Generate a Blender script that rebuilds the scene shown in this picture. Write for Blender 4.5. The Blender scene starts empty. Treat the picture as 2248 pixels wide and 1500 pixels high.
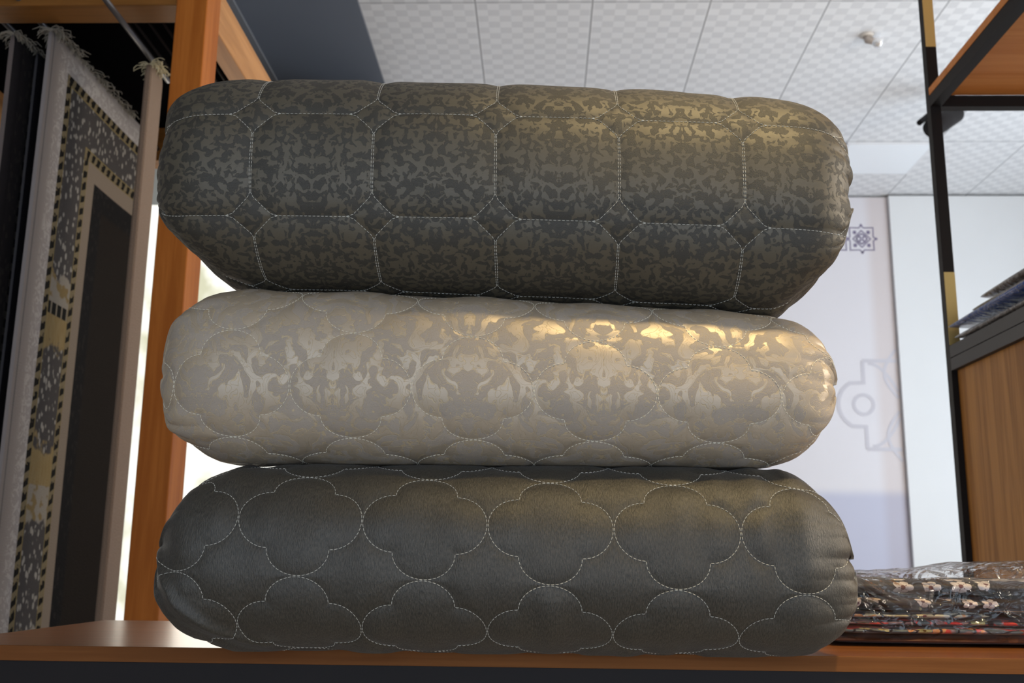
import bpy, math, random
import numpy as np
from mathutils import Matrix, Vector

# ------------------------------------------------------------------ camera
CZ = 0.8785                      # camera height above the floor; the shelf top is 0.80
FPX, PITCH, ROLL, YAW = 2278.0, math.radians(12.1), 0.011, math.radians(1.67)

def ray(px, py):
    dx, dy = px-1124.0, py-750.0
    x = dx*math.cos(ROLL)+dy*math.sin(ROLL); y = -dx*math.sin(ROLL)+dy*math.cos(ROLL)
    Y = FPX*math.cos(PITCH)+y*math.sin(PITCH); Z = FPX*math.sin(PITCH)-y*math.cos(PITCH)
    return Vector((x*math.cos(YAW)-Y*math.sin(YAW), x*math.sin(YAW)+Y*math.cos(YAW), Z))

def at_y(px, py, Y):             # point of the sight line that lies at depth Y
    r = ray(px, py); v = r*(Y/r.y); return Vector((v.x, Y, v.z+CZ))

scene = bpy.context.scene
col = scene.collection
cam_data = bpy.data.cameras.new('camera')
cam = bpy.data.objects.new('camera', cam_data); col.objects.link(cam)
c0 = ray(1124, 750).normalized()
right = (ray(1125, 750)-ray(1124, 750)).normalized()
up = (ray(1124, 749)-ray(1124, 750)).normalized()
cam.matrix_world = Matrix((
    (right.x, up.x, -c0.x, 0), (right.y, up.y, -c0.y, 0), (right.z, up.z, -c0.z, CZ), (0, 0, 0, 1)))
cam_data.sensor_width = 36.0
cam_data.lens = 36.0*FPX/2248.0
cam_data.clip_start = 0.02
cam_data.dof.use_dof = True
cam_data.dof.focus_distance = 0.89
cam_data.dof.aperture_fstop = 15.0
scene.camera = cam

# ------------------------------------------------------------------ world, lights, exposure
scene.view_settings.view_transform = 'Standard'
scene.view_settings.look = 'None'
scene.view_settings.exposure = 0.45
scene.view_settings.gamma = 1.0
scene.view_settings.use_curve_mapping = False

world = bpy.data.worlds.new('daylight'); scene.world = world
world.use_nodes = True
wt = world.node_tree; wt.nodes.clear()
wo = wt.nodes.new('ShaderNodeOutputWorld'); wb = wt.nodes.new('ShaderNodeBackground')
wtc = wt.nodes.new('ShaderNodeTexCoord'); wn = wt.nodes.new('ShaderNodeTexNoise')
wr = wt.nodes.new('ShaderNodeValToRGB')
wn.inputs['Scale'].default_value = 22; wn.inputs['Detail'].default_value = 4
wr.color_ramp.elements[0].position = 0.36; wr.color_ramp.elements[0].color = (0.60, 0.58, 0.42, 1)
wr.color_ramp.elements[1].position = 0.52; wr.color_ramp.elements[1].color = (1.0, 0.97, 0.88, 1)
wt.links.new(wtc.outputs['Generated'], wn.inputs['Vector'])
wt.links.new(wn.outputs['Fac'], wr.inputs['Fac'])
wt.links.new(wr.outputs['Color'], wb.inputs['Color'])
wb.inputs['Strength'].default_value = 1.0
wt.links.new(wb.outputs[0], wo.inputs[0])

def look(o, target):
    d = Vector(target)-o.location
    o.rotation_euler = d.to_track_quat('-Z', 'Y').to_euler()

def area(name, loc, target, sx, sy, power, color):
    l = bpy.data.lights.new(name, 'AREA'); l.shape = 'RECTANGLE'; l.size = sx; l.size_y = sy
    l.energy = power; l.color = color
    o = bpy.data.objects.new(name, l); o.location = loc; col.objects.link(o); look(o, target); return o

def spot(name, loc, target, power, color, angle, blend, r):
    l = bpy.data.lights.new(name, 'SPOT'); l.energy = power; l.color = color
    l.spot_size = math.radians(angle); l.spot_blend = blend; l.shadow_soft_size = r
    o = bpy.data.objects.new(name, l); o.location = loc; col.objects.link(o); look(o, target); return o

# assumed daylight behind the camera and at the far right wall, added fill from the near right, assumed warm ceiling spot above the shelf
area('assumed_front_daylight', (0.5, -1.36, 0.95), (0.5, 2, 1.15), 4.2, 1.5, 28, (0.62, 0.79, 1.0))  # assumed unseen source: a bare area light before a solid wall, no window built
area('assumed_side_daylight', (4.5, 5.6, CZ+1.0), (0, 6.3, CZ+1.5), 3.4, 2.2, 112, (0.76, 0.88, 1.0))  # assumed daylight, added to brighten the far wall and ceiling; no window built
area('right_fill_light', (4.45, 1.6, CZ+1.1), (-0.8, 2.3, CZ+0.9), 1.8, 1.6, 95, (1.0, 0.88, 0.72))  # added lamp that brightens the right sides of the post and rail
spot('assumed_ceiling_spot', (0.55, -0.12, CZ+2.75), (0.31, 0.97, CZ+0.15), 230, (1.0, 0.74, 0.34), 21, 1.0, 0.09)  # assumed lamp out of view, inferred from the top quilt's shadow
area('left_window_daylight', (-1.1, 3.9, CZ+0.8), (1.2, 2.0, CZ+0.6), 0.9, 1.6, 9, (1.0, 0.88, 0.74))

# ------------------------------------------------------------------ node helper
class NT:
    def __init__(s, name):
        s.m = bpy.data.materials.new(name); s.m.use_nodes = True
        s.t = s.m.node_tree; s.t.nodes.clear()
        s.out = s.t.nodes.new('ShaderNodeOutputMaterial')
    def link(s, v, sock):
        if isinstance(v, bpy.types.NodeSocket): s.t.links.new(v, sock)
        elif isinstance(v, (tuple, list)):
            sock.default_value = tuple(v)+((1.0,) if sock.type == 'RGBA' and len(v) == 3 else ())
        elif v is not None: sock.default_value = v
    def n(s, typ, props=None, **ins):
        nd = s.t.nodes.new('ShaderNode'+typ)
        for k, v in (props or {}).items(): setattr(nd, k, v)
        for k, v in ins.items():
            s.link(v, nd.inputs[k.replace('_', ' ')])
        return nd
    def ma(s, op, a, b=None, c=None, clamp=False):
        nd = s.t.nodes.new('ShaderNodeMath'); nd.operation = op; nd.use_clamp = clamp
        for i, v in enumerate((a, b, c)):
            if v is not None: s.link(v, nd.inputs[i])
        return nd.outputs[0]
    def vm(s, op, a, b=None, scale=None):
        nd = s.t.nodes.new('ShaderNodeVectorMath'); nd.operation = op
        s.link(a, nd.inputs[0])
        if b is not None: s.link(b, nd.inputs[1])
        if scale is not None: s.link(scale, nd.inputs['Scale'])
        return nd.outputs['Value'] if op in ('LENGTH', 'DISTANCE', 'DOT_PRODUCT') else nd.outputs[0]
    def mix(s, f, a, b):
        nd = s.t.nodes.new('ShaderNodeMix'); nd.data_type = 'RGBA'
        s.link(f, nd.inputs[0]); s.link(a, nd.inputs[6]); s.link(b, nd.inputs[7]); return nd.outputs[2]
    def noise(s, vec, scale, detail=2.0, rough=0.5, dist=0.0):
        return s.n('TexNoise', Vector=vec, Scale=float(scale), Detail=float(detail), Roughness=rough, Distortion=float(dist)).outputs[0]
    def step(s, v, lo, hi):
        nd = s.t.nodes.new('ShaderNodeMapRange'); nd.interpolation_type = 'SMOOTHSTEP'
        s.link(v, nd.inputs[0]); nd.inputs[1].default_value = lo; nd.inputs[2].default_value = hi
        return nd.outputs[0]
    def band(s, v, lo, hi, e=0.001):
        return s.ma('MULTIPLY', s.step(v, lo-e, lo+e), s.ma('SUBTRACT', 1.0, s.step(v, hi-e, hi+e)))
    def xyz(s, vec):
        nd = s.n('SeparateXYZ', Vector=vec); return nd.outputs[0], nd.outputs[1], nd.outputs[2]
    def comb(s, x=0.0, y=0.0, z=0.0):
        return s.n('CombineXYZ', X=x, Y=y, Z=z).outputs[0]
    def uv(s): return s.n('TexCoord').outputs['UV']
    def obj(s): return s.n('TexCoord').outputs['Object']
    def bump(s, h, dist, strength=1.0):
        return s.n('Bump', Height=h, Distance=dist, Strength=strength).outputs[0]
    def bsdf(s, color, rough=0.5, metal=0.0, normal=None, **kw):
        nd = s.t.nodes.new('ShaderNodeBsdfPrincipled')
        s.link(color, nd.inputs['Base Color']); s.link(rough, nd.inputs['Roughness']); s.link(metal, nd.inputs['Metallic'])
        if normal is not None: s.link(normal, nd.inputs['Normal'])
        for k, v in kw.items(): s.link(v, nd.inputs[k.replace('_', ' ')])
        s.t.links.new(nd.outputs[0], s.out.inputs[0]); return nd

def plain(name, color, rough=0.5, metal=0.0, **kw):
    m = NT(name); m.bsdf(color, rough, metal, **kw); return m.m

# ------------------------------------------------------------------ mesh helpers
def mesh(name, verts, faces, mat=None, parent=None, smooth=False, uvs=None):
    me = bpy.data.meshes.new(name)
    me.from_pydata([tuple(map(float, v)) for v in verts], [], [tuple(int(i) for i in f) for f in faces])
    if smooth: me.polygons.foreach_set('use_smooth', [True]*len(me.polygons))
    if uvs is not None:
        l = me.uv_layers.new(name='UVMap'); idx = np.empty(len(me.loops), dtype=np.int32)
        me.loops.foreach_get('vertex_index', idx)
        l.data.foreach_set('uv', np.asarray(uvs, dtype=np.float32)[idx].ravel())
    me.update()
    o = bpy.data.objects.new(name, me); col.objects.link(o)
    if mat: me.materials.append(mat)
    if parent: o.parent = parent; 
    return o

def tag(o, label=None, cat=None, group=None, kind=None):
    if label: o['label'] = label
    if cat: o['category'] = cat
    if group: o['group'] = group
    if kind: o['kind'] = kind
    return o

def thing(name, loc, label, cat, group=None):
    o = bpy.data.objects.new(name, None); col.objects.link(o); o.location = loc
    o.empty_display_size = 0.05
    return tag(o, label, cat, group)

class MB:
    def __init__(s, org=(0, 0, 0)): s.v = []; s.f = []; s.o = Vector(org)
    def add(s, vs, fs):
        k = len(s.v); s.v += [Vector(v)-s.o for v in vs]; s.f += [tuple(i+k for i in f) for f in fs]; return s
    def box(s, x0, x1, y0, y1, z0, z1, b=0.0):
        if b <= 0:
            vs = [(x, y, z) for x in (x0, x1) for y in (y0, y1) for z in (z0, z1)]
            return s.add(vs, [(0, 1, 3, 2), (4, 6, 7, 5), (0, 4, 5, 1), (2, 3, 7, 6), (0, 2, 6, 4), (1, 5, 7, 3)])
        import bmesh
        bm = bmesh.new(); bmesh.ops.create_cube(bm, size=1.0)
        for v in bm.verts:
            v.co = Vector(((x0+x1)/2+v.co.x*(x1-x0), (y0+y1)/2+v.co.y*(y1-y0), (z0+z1)/2+v.co.z*(z1-z0)))
        bmesh.ops.bevel(bm, geom=list(bm.edges), offset=b, segments=2, profile=0.5, affect='EDGES')
        bm.verts.index_update()
        vs = [v.co.copy() for v in bm.verts]; fs = [tuple(v.index for v in f.verts) for f in bm.faces]
        bm.free(); return s.add(vs, fs)
    def tube(s, pts, r, n=8, cap=True):
        pts = [Vector(p) for p in pts]; rs = r if isinstance(r, (list, tuple)) else [r]*len(pts)
        vs = []; fs = []; prev = None
        for i, p in enumerate(pts):
            d = (pts[min(i+1, len(pts)-1)]-pts[max(i-1, 0)]).normalized()
            a = prev if prev else (Vector((0, 0, 1)) if abs(d.z) < 0.9 else Vector((1, 0, 0)))
            u = (a-d*a.dot(d)).normalized(); w = d.cross(u); prev = u
            for k in range(n):
                t = 2*math.pi*k/n; vs.append(p+(u*math.cos(t)+w*math.sin(t))*rs[i])
        for i in range(len(pts)-1):
            for k in range(n):
                a, b = i*n+k, i*n+(k+1) % n; fs.append((a, b, b+n, a+n))
        if cap: fs.append(tuple(range(n))[::-1]); fs.append(tuple(range((len(pts)-1)*n, len(pts)*n)))
        return s.add(vs, fs)
    def build(s, name, mat=None, parent=None, smooth=False):
        return mesh(name, s.v, s.f, mat, parent, smooth)

# ------------------------------------------------------------------ plain materials
def wood(name, dark, light, axis='X', rough=0.5, scale=1.0, spec=0.12):
    m = NT(name); o = m.obj(); x, y, z = m.xyz(o)
    st = {'X': (1.2, 26, 26), 'Y': (26, 1.2, 26), 'Z': (26, 26, 1.2)}[axis]
    v = m.comb(m.ma('MULTIPLY', x, st[0]*scale), m.ma('MULTIPLY', y, st[1]*scale), m.ma('MULTIPLY', z, st[2]*scale))
    n1 = m.noise(v, 1.0, 5, 0.6, 0.8); n2 = m.noise(v, 5.0, 3, 0.6)
    f = m.ma('ADD', m.ma('MULTIPLY', n1, 0.75), m.ma('MULTIPLY', n2, 0.25))
    c = m.mix(m.step(f, 0.36, 0.64), dark, light)
    kn = m.n('TexVoronoi', Vector=m.comb(m.ma('MULTIPLY', x, 7.0), m.ma('MULTIPLY', y, 7.0), m.ma('MULTIPLY', z, 3.0)), Scale=1.0).outputs[0]
    c = m.mix(m.ma('MULTIPLY', m.ma('SUBTRACT', 1.0, m.step(kn, 0.02, 0.07)), 0.5), c, (dark[0]*0.4, dark[1]*0.35, dark[2]*0.3))
    m.bsdf(c, rough, 0.0, m.bump(n2, 0.0004), Specular_IOR_Level=spec); return m.m

M_post = wood('pine_vertical', (0.34, 0.098, 0.014), (0.46, 0.15, 0.026), 'Z')
M_railY = wood('pine_depth', (0.42, 0.20, 0.075), (0.56, 0.28, 0.11), 'Y')
M_beamX = wood('pine_cross', (0.20, 0.085, 0.020), (0.28, 0.12, 0.03), 'X')
M_shelf = wood('shelf_laminate', (0.165, 0.055, 0.014), (0.23, 0.082, 0.020), 'X', 0.28, 1.0, 0.22)
M_board = wood('board_orange', (0.60, 0.21, 0.05), (0.70, 0.28, 0.08), 'X', 0.45)
M_panel = wood('panel_oak', (0.28, 0.115, 0.022), (0.48, 0.225, 0.055), 'Z', 0.35)
M_black = plain('black_steel', (0.010, 0.0075, 0.0075), 0.55, 0.0, Specular_IOR_Level=0.18)
M_rail = plain('dark_grey_steel', (0.035, 0.033, 0.036), 0.5, 0.0, Specular_IOR_Level=0.3)
M_gold = plain('gold_paint', (0.60, 0.44, 0.16), 0.38, 0.25)
M_rod = plain('rod_steel', (0.10, 0.10, 0.11), 0.4, 0.6)
M_dark = plain('dark_back', (0.004, 0.004, 0.005), 1.0, 0.0, Specular_IOR_Level=0.0)

def paint(name, c, var=0.04, rough=0.85):
    m = NT(name); n = m.noise(m.obj(), 1.6, 3)
    m.bsdf(m.mix(n, tuple(x*(1-var) for x in c), tuple(min(1, x*(1+var)) for x in c)), rough); return m.m
M_wall = paint('white_wall_paint', (0.80, 0.81, 0.82))
M_dwall = paint('grey_wall_paint', (0.30, 0.30, 0.32))
M_slate = paint('slate_ceiling_paint', (0.155, 0.175, 0.215))
M_slate2 = paint('grey_trim_paint', (0.20, 0.21, 0.23))
M_floor = None
m = NT('floor_tile'); x, y, z = m.xyz(m.obj())
g = m.ma('MINIMUM', m.ma('PINGPONG', x, 0.3), m.ma('PINGPONG', y, 0.3))
m.bsdf(m.mix(m.step(g, 0.002, 0.005), (0.2, 0.19, 0.18), m.mix(m.noise(m.obj(), 3, 4), (0.36, 0.30, 0.24), (0.46, 0.39, 0.32))), 0.25)
M_floor = m.m

# ceiling: long panels with a checkered relief print, dark joints between them
m = NT('checkered_ceiling'); x, y, z = m.xyz(m.obj())
P = 0.62
xs = m.ma('ADD', x, 0.98+P*40); ys = m.ma('ADD', y, -4.98+1.85*20)
cell = m.ma('MODULO', m.ma('ADD', m.ma('FLOOR', m.ma('DIVIDE', xs, P/10)), m.ma('FLOOR', m.ma('DIVIDE', ys, P/10))), 2.0)
jit = m.noise(m.comb(m.ma('FLOOR', m.ma('DIVIDE', xs, P/10)), m.ma('FLOOR', m.ma('DIVIDE', ys, P/10)), 0.0), 3.1, 0)
c = m.mix(cell, (0.84, 0.84, 0.85), (0.72, 0.72, 0.735))
c = m.mix(m.ma('MULTIPLY', m.step(jit, 0.45, 0.6), 0.25), c, (0.77, 0.77, 0.785))
jx = m.ma('PINGPONG', xs, P/2); jy = m.ma('PINGPONG', ys, 1.85/2)
edge = m.ma('SUBTRACT', 1.0, m.step(jx, 0.010, 0.016))
c = m.mix(m.ma('MULTIPLY', edge, 0.35), c, (0.90, 0.90, 0.91))
joint = m.ma('MAXIMUM', m.ma('SUBTRACT', 1.0, m.step(jx, 0.003, 0.006)), m.ma('SUBTRACT', 1.0, m.step(jy, 0.003, 0.006)))
c = m.mix(m.ma('MULTIPLY', joint, 0.75), c, (0.22, 0.22, 0.23))
m.bsdf(c, 0.6, 0.0, m.bump(m.ma('SUBTRACT', cell, joint), 0.001, 0.5))
M_ceil = m.m

# ------------------------------------------------------------------ room shell
ZC = CZ+2.9
def struct(name, mb, mat):
    o = mb.build(name, mat); o['kind'] = 'structure'; return o
struct('floor', MB().box(-3.7, 4.7, -1.6, 8.1, -0.1, 0), M_floor)
struct('ceiling', MB().box(-0.98, 4.7, -1.6, 8.1, ZC, ZC+0.1), M_ceil)
struct('trim_1', MB().box(-1.63, -0.98, -1.6, 8.1, ZC-0.006, ZC+0.1), M_slate)
struct('trim_2', MB().box(-3.7, -1.63, -1.6, 8.1, ZC-0.02, ZC+0.1), M_slate2)
struct('wall_back', MB().box(-0.96, 4.7, 7.92, 8.1, 0, ZC-0.021).box(-1.85, -0.96, 7.92, 8.1, CZ+2.83, ZC-0.021), M_wall)
struct('wall_right', MB().box(4.6, 4.7, -1.6, 7.92, 0, ZC), M_wall)
struct('wall_front', MB().box(-3.7, 4.6, -1.6, -1.45, 0, ZC-0.021), M_wall)
struct('wall_left', MB().box(-3.7, -3.6, -1.45, 4.2, 0, ZC-0.021), M_dwall)
def prism(mb, x0, x1, prof_):
    n = len(prof_); vs = [(x, y, z) for x in (x0, x1) for y, z in prof_]
    return mb.add(vs, [tuple(range(n))[::-1], tuple(range(n, 2*n))]+[(k, (k+1) % n, n+(k+1) % n, n+k) for k in range(n)])
wl = MB()
prism(wl, -1.02, -0.96, [(4.3, 0), (7.92, 0), (7.92, CZ+2.85), (6.1, CZ+2.85), (4.3, CZ+2.0)])
prism(wl, -1.85, -1.75, [(4.3, CZ+2.0), (6.1, CZ+2.85), (6.1, ZC-0.021), (4.3, ZC-0.021)])
prism(wl, -1.75, -1.02, [(4.3, CZ+2.0), (6.1, CZ+2.83), (7.92, CZ+2.83), (7.92, CZ+2.86), (6.1, CZ+2.86), (4.3, CZ+2.04)])
struct('wall_left_far', wl, M_dwall)
struct('wall_back_left', MB().box(-3.7, -1.75, 4.2, 4.3, CZ+2.05, ZC-0.021).box(-1.02, -0.96, 4.2, 4.3, 0, CZ+2.05).box(-1.75, -0.96, 4.2, 4.3, CZ+2.01, CZ+2.05), M_dwall)
m = NT('window_glass')
tr = m.n('BsdfTransparent', Color=(0.97, 0.98, 0.98)); gl = m.n('BsdfGlossy', Roughness=0.02, Color=(1, 1, 1))
fr = m.n('LayerWeight', Blend=0.15).outputs['Fresnel']
mx = m.n('MixShader', Fac=fr); m.t.links.new(tr.outputs[0], mx.inputs[1]); m.t.links.new(gl.outputs[0], mx.inputs[2])
m.t.links.new(mx.outputs[0], m.out.inputs[0]); M_glass = m.m
wf = MB()
for xa in (-3.58, -2.42, -1.06): wf.box(xa-0.02, xa+0.02, 4.21, 4.27, 0, CZ+2.0)
wf.box(-3.56, -1.04, 4.21, 4.27, 0, 0.05).box(-3.56, -1.04, 4.21, 4.27, CZ+1.96, CZ+2.0)
w1 = struct('window_1', wf, plain('window_frame_paint', (0.55, 0.55, 0.55), 0.4))
MB().box(-3.56, -1.08, 4.235, 4.241, 0.05, CZ+1.96).build('pane', M_glass, w1)

# printed wall panel on the back wall, with ornaments
Yp = 7.90
pan = thing('printed_wall_panel', (2.0, Yp, 0), 'pale lilac printed wall panel with star ornaments on the far wall', 'wall panel')
def part(mb, name, mat, root, smooth=False):
    mb.v = [v-root.location for v in mb.v]; return mb.build(name, mat, root, smooth)
m = NT('panel_print_fold_shade'); x, y, z = m.xyz(m.obj())
lo = m.ma('SUBTRACT', 1.0, m.step(z, CZ+0.50, CZ+0.60))
c = m.mix(lo, (0.74, 0.72, 0.76), (0.52, 0.53, 0.66))
pe = m.step(x, 0.52, 0.62)  # shade of a fold along the right edge, painted into the panel colour
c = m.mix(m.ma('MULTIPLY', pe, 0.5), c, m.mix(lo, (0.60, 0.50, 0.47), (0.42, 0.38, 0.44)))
m.bsdf(c, 0.5); M_print = m.m
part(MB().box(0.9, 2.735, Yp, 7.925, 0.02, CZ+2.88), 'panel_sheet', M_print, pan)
RIB = [0]
def ribbon(mb, pts, w, closed=True):
    RIB[0] = (RIB[0]+1) % 7
    pts = [Vector((p[0], 0, p[1])) for p in pts]; n = len(pts); L = []; Rr = []
    for i in range(n):
        a = pts[i-1] if (closed or i > 0) else None; b = pts[(i+1) % n] if (closed or i < n-1) else None
        d1 = (pts[i]-a).normalized() if a is not None else None; d2 = (b-pts[i]).normalized() if b is not None else None
        d = ((d1 or d2)+(d2 or d1)); d = d.normalized() if d.length > 1e-4 else d2
        s_ = Vector((-d.z, 0, d.x)); k = 1.0
        if d1 and d2: k = 1/max(0.5, abs(s_.dot(Vector((-d1.z, 0, d1.x)))))
        L.append(pts[i]+s_*w/2*k); Rr.append(pts[i]-s_*w/2*k)
    f = Vector((0, Yp-0.0014-0.00035*RIB[0], 0)); g = Vector((0, Yp-0.0004, 0)); m_ = n if closed else n-1
    vs = [v+f for v in L]+[v+f for v in Rr]+[v+g for v in L]+[v+g for v in Rr]; fs = []
    for i in range(m_):
        j = (i+1) % n; fs += [(i, j, n+j, n+i), (2*n+i, 3*n+i, 3*n+j, 2*n+j), (i, 2*n+i, 2*n+j, j), (n+i, n+j, 3*n+j, 3*n+i)]
    mb.add(vs, fs)
def circ(cx, cz, r, n=20): return [(cx+r*math.cos(2*math.pi*k/n), cz+r*math.sin(2*math.pi*k/n)) for k in range(n)]
M_orn = plain('ornament_violet', (0.20, 0.17, 0.27), 0.6)
M_orn2 = plain('ornament_faint', (0.60, 0.58, 0.63), 0.6)
def star(cx, cz, R, name):
    mb = MB(); q = R*0.78
    pts = []
    for k in range(4):
        a = k*math.pi/2
        for rr, da in ((R, 0), (R*0.84, 0.20), (R*1.19, math.pi/4), (R*0.84, math.pi/2-0.20)):
            pts.append((cx+rr*math.cos(a+da), cz+rr*math.sin(a+da)))
    ribbon(mb, pts, 0.009)
    ribbon(mb, [(cx+q*0.8*math.cos(a), cz+q*0.8*math.sin(a)) for a in (0, math.pi/2, math.pi, 1.5*math.pi)], 0.009)
    ribbon(mb, [(cx+q*0.45*math.cos(a), cz+q*0.45*math.sin(a)) for a in [k*math.pi/4 for k in range(8)]], 0.008)
    for a in (0, math.pi/2, math.pi, 1.5*math.pi):
        ribbon(mb, circ(cx+q*0.3*math.cos(a), cz+q*0.3*math.sin(a), q*0.2, 10), 0.007)
        ribbon(mb, circ(cx+q*0.88*math.cos(a+math.pi/4), cz+q*0.88*math.sin(a+math.pi/4), 0.008, 6), 0.014)
        ribbon(mb, circ(cx+R*1.02*math.cos(a), cz+R*1.02*math.sin(a), 0.006, 6), 0.010)
    part(mb, name, M_orn, pan)
star(2.518, CZ+2.535, 0.11, 'ornament'); star(2.302, CZ+2.535, 0.11, 'ornament')
mb = MB(); cx, cz = 2.455, CZ+1.215
ribbon(mb, circ(cx, cz, 0.075), 0.026)
arc = [(cx+0.19*math.cos(a), cz+0.19*math.sin(a)) for a in np.linspace(math.pi*0.62, math.pi*1.38, 18)]
ribbon(mb, [(cx+0.01, cz+0.34), (cx+0.01, cz+0.17)]+arc[1:-1]+[(cx+0.01, cz-0.17), (cx+0.01, cz-0.34)], 0.028, False)
ribbon(mb, [(cx+0.01, cz+0.34), (cx+0.27, cz+0.34)], 0.028, False)
ribbon(mb, [(cx+0.01, cz-0.34), (cx+0.27, cz-0.34)], 0.028, False)
for sg in (1, -1):
    ribbon(mb, [(cx+0.05+0.22*t, cz+sg*(0.32-0.22*t*t)) for t in np.linspace(0, 1, 9)], 0.024, False)
    ribbon(mb, [(cx+0.27-0.10*math.sin(math.pi*t), cz+sg*(0.05+0.38*t)) for t in np.linspace(0, 1, 10)], 0.024, False)
part(mb, 'ornament', M_orn2, pan)
tag(MB().box(2.739, 4.6, 7.86, 7.919, 0.0, CZ+2.878).build('wall_cladding', M_wall), kind='structure').name = 'trim_3'

# flat light panel, sprinkler, spotlight on the ceiling
cl = thing('ceiling_light_panel', (2.43, 7.1, ZC), 'plain white square light panel set in the checkered ceiling near the far wall', 'ceiling light')
part(MB().box(2.125, 2.735, 6.84, 7.42, ZC-0.012, ZC+0.0005, 0.003), 'frame', plain('panel_frame', (0.8, 0.8, 0.82), 0.5), cl)
m = NT('light_diffuser'); nd = m.bsdf((0.85, 0.87, 0.9), 0.4); nd.inputs['Emission Color'].default_value = (0.8, 0.9, 1, 1); nd.inputs['Emission Strength'].default_value = 0.06
part(MB().box(2.145, 2.715, 6.86, 7.40, ZC-0.014, ZC-0.011), 'diffuser', m.m, cl)

sp = thing('ceiling_sprinkler', (1.83, 5.34, ZC), 'small white and chrome fitting hanging from the checkered ceiling', 'ceiling fitting')
part(MB().tube([(1.80, 5.34, ZC), (1.80, 5.34, ZC-0.012)], [0.040, 0.034], 20), 'base', plain('fitting_white', (0.75, 0.72, 0.68), 0.4), sp, True)
part(MB().tube([(1.80, 5.34, ZC-0.012), (1.80, 5.34, ZC-0.03), (1.84, 5.33, ZC-0.045)], [0.022, 0.020, 0.02], 16), 'arm', plain('fitting_taupe', (0.42, 0.38, 0.36), 0.4), sp, True)
part(MB().tube([(1.825, 5.33, ZC-0.04), (1.845, 5.33, ZC-0.048), (1.87, 5.325, ZC-0.058), (1.876, 5.325, ZC-0.06)], [0.016, 0.030, 0.034, 0.020], 18), 'lamp_head', plain('fitting_chrome', (0.95, 0.96, 0.98), 0.15, 0.7), sp, True)

ts = thing('track_spotlight', (2.46, 6.0, ZC), 'black cylindrical spotlight on the ceiling behind the right rack post', 'spotlight')
A = at_y(2096, 248, 6.0); B = at_y(2044, 284, 5.9)
dd = (B-A)
part(MB().tube([A-dd*0.02, A, A+dd*0.9, B], [0.045, 0.062, 0.062, 0.055], 20), 'lamp_body', M_black, ts, True)
h = at_y(2050, 244, 6.05); k = at_y(2018, 270, 5.95)
part(MB().tube([h, k], 0.018, 8), 'bracket', M_black, ts)
part(MB().tube([A+dd*0.2, Vector((A.x+0.02, A.y+0.05, ZC))], 0.015, 8), 'stem', M_black, ts)

# ------------------------------------------------------------------ quilt rolls
YC = 0.975
NSUP, ASP = 2.3, 1.1
def oct_lines(pu, pv):
    hu, hv = 0.0200, 0.0195; L = []
    e = 0.0007
    L.append([(hu, 0), (pu-hu, 0)])
    L.append([(-e, hv+0.002), (-e*1.4, pv/2), (-e, pv-hv-0.002)])
    L.append([(e, hv+0.002), (e*1.4, pv/2), (e, pv-hv-0.002)])
    for sx in (1, -1):
        for sy in (1, -1):
            L.append([(sx*(hu+0.004), 0), (sx*hu*0.86, sy*hv*0.10), (sx*hu*0.5, sy*hv*0.47), (sx*hu*0.12, sy*hv*0.88), (0, sy*(hv+0.003))])
    return L
def quat_lines(pu, pv):
    cu, cv = 0.50*pu/2, 0.53*pv/2; L = []
    e = 0.0005
    for s in (1, -1):
        T = np.linspace(0, math.pi, 26)
        L.append([(cu*math.cos(t), s*(cv+(pv/2-cv-e)*math.sin(t))) for t in T])
        L.append([(s*(cu+(pu/2-cu-e)*math.sin(t)), cv*math.cos(t)) for t in T])
    return L

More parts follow.
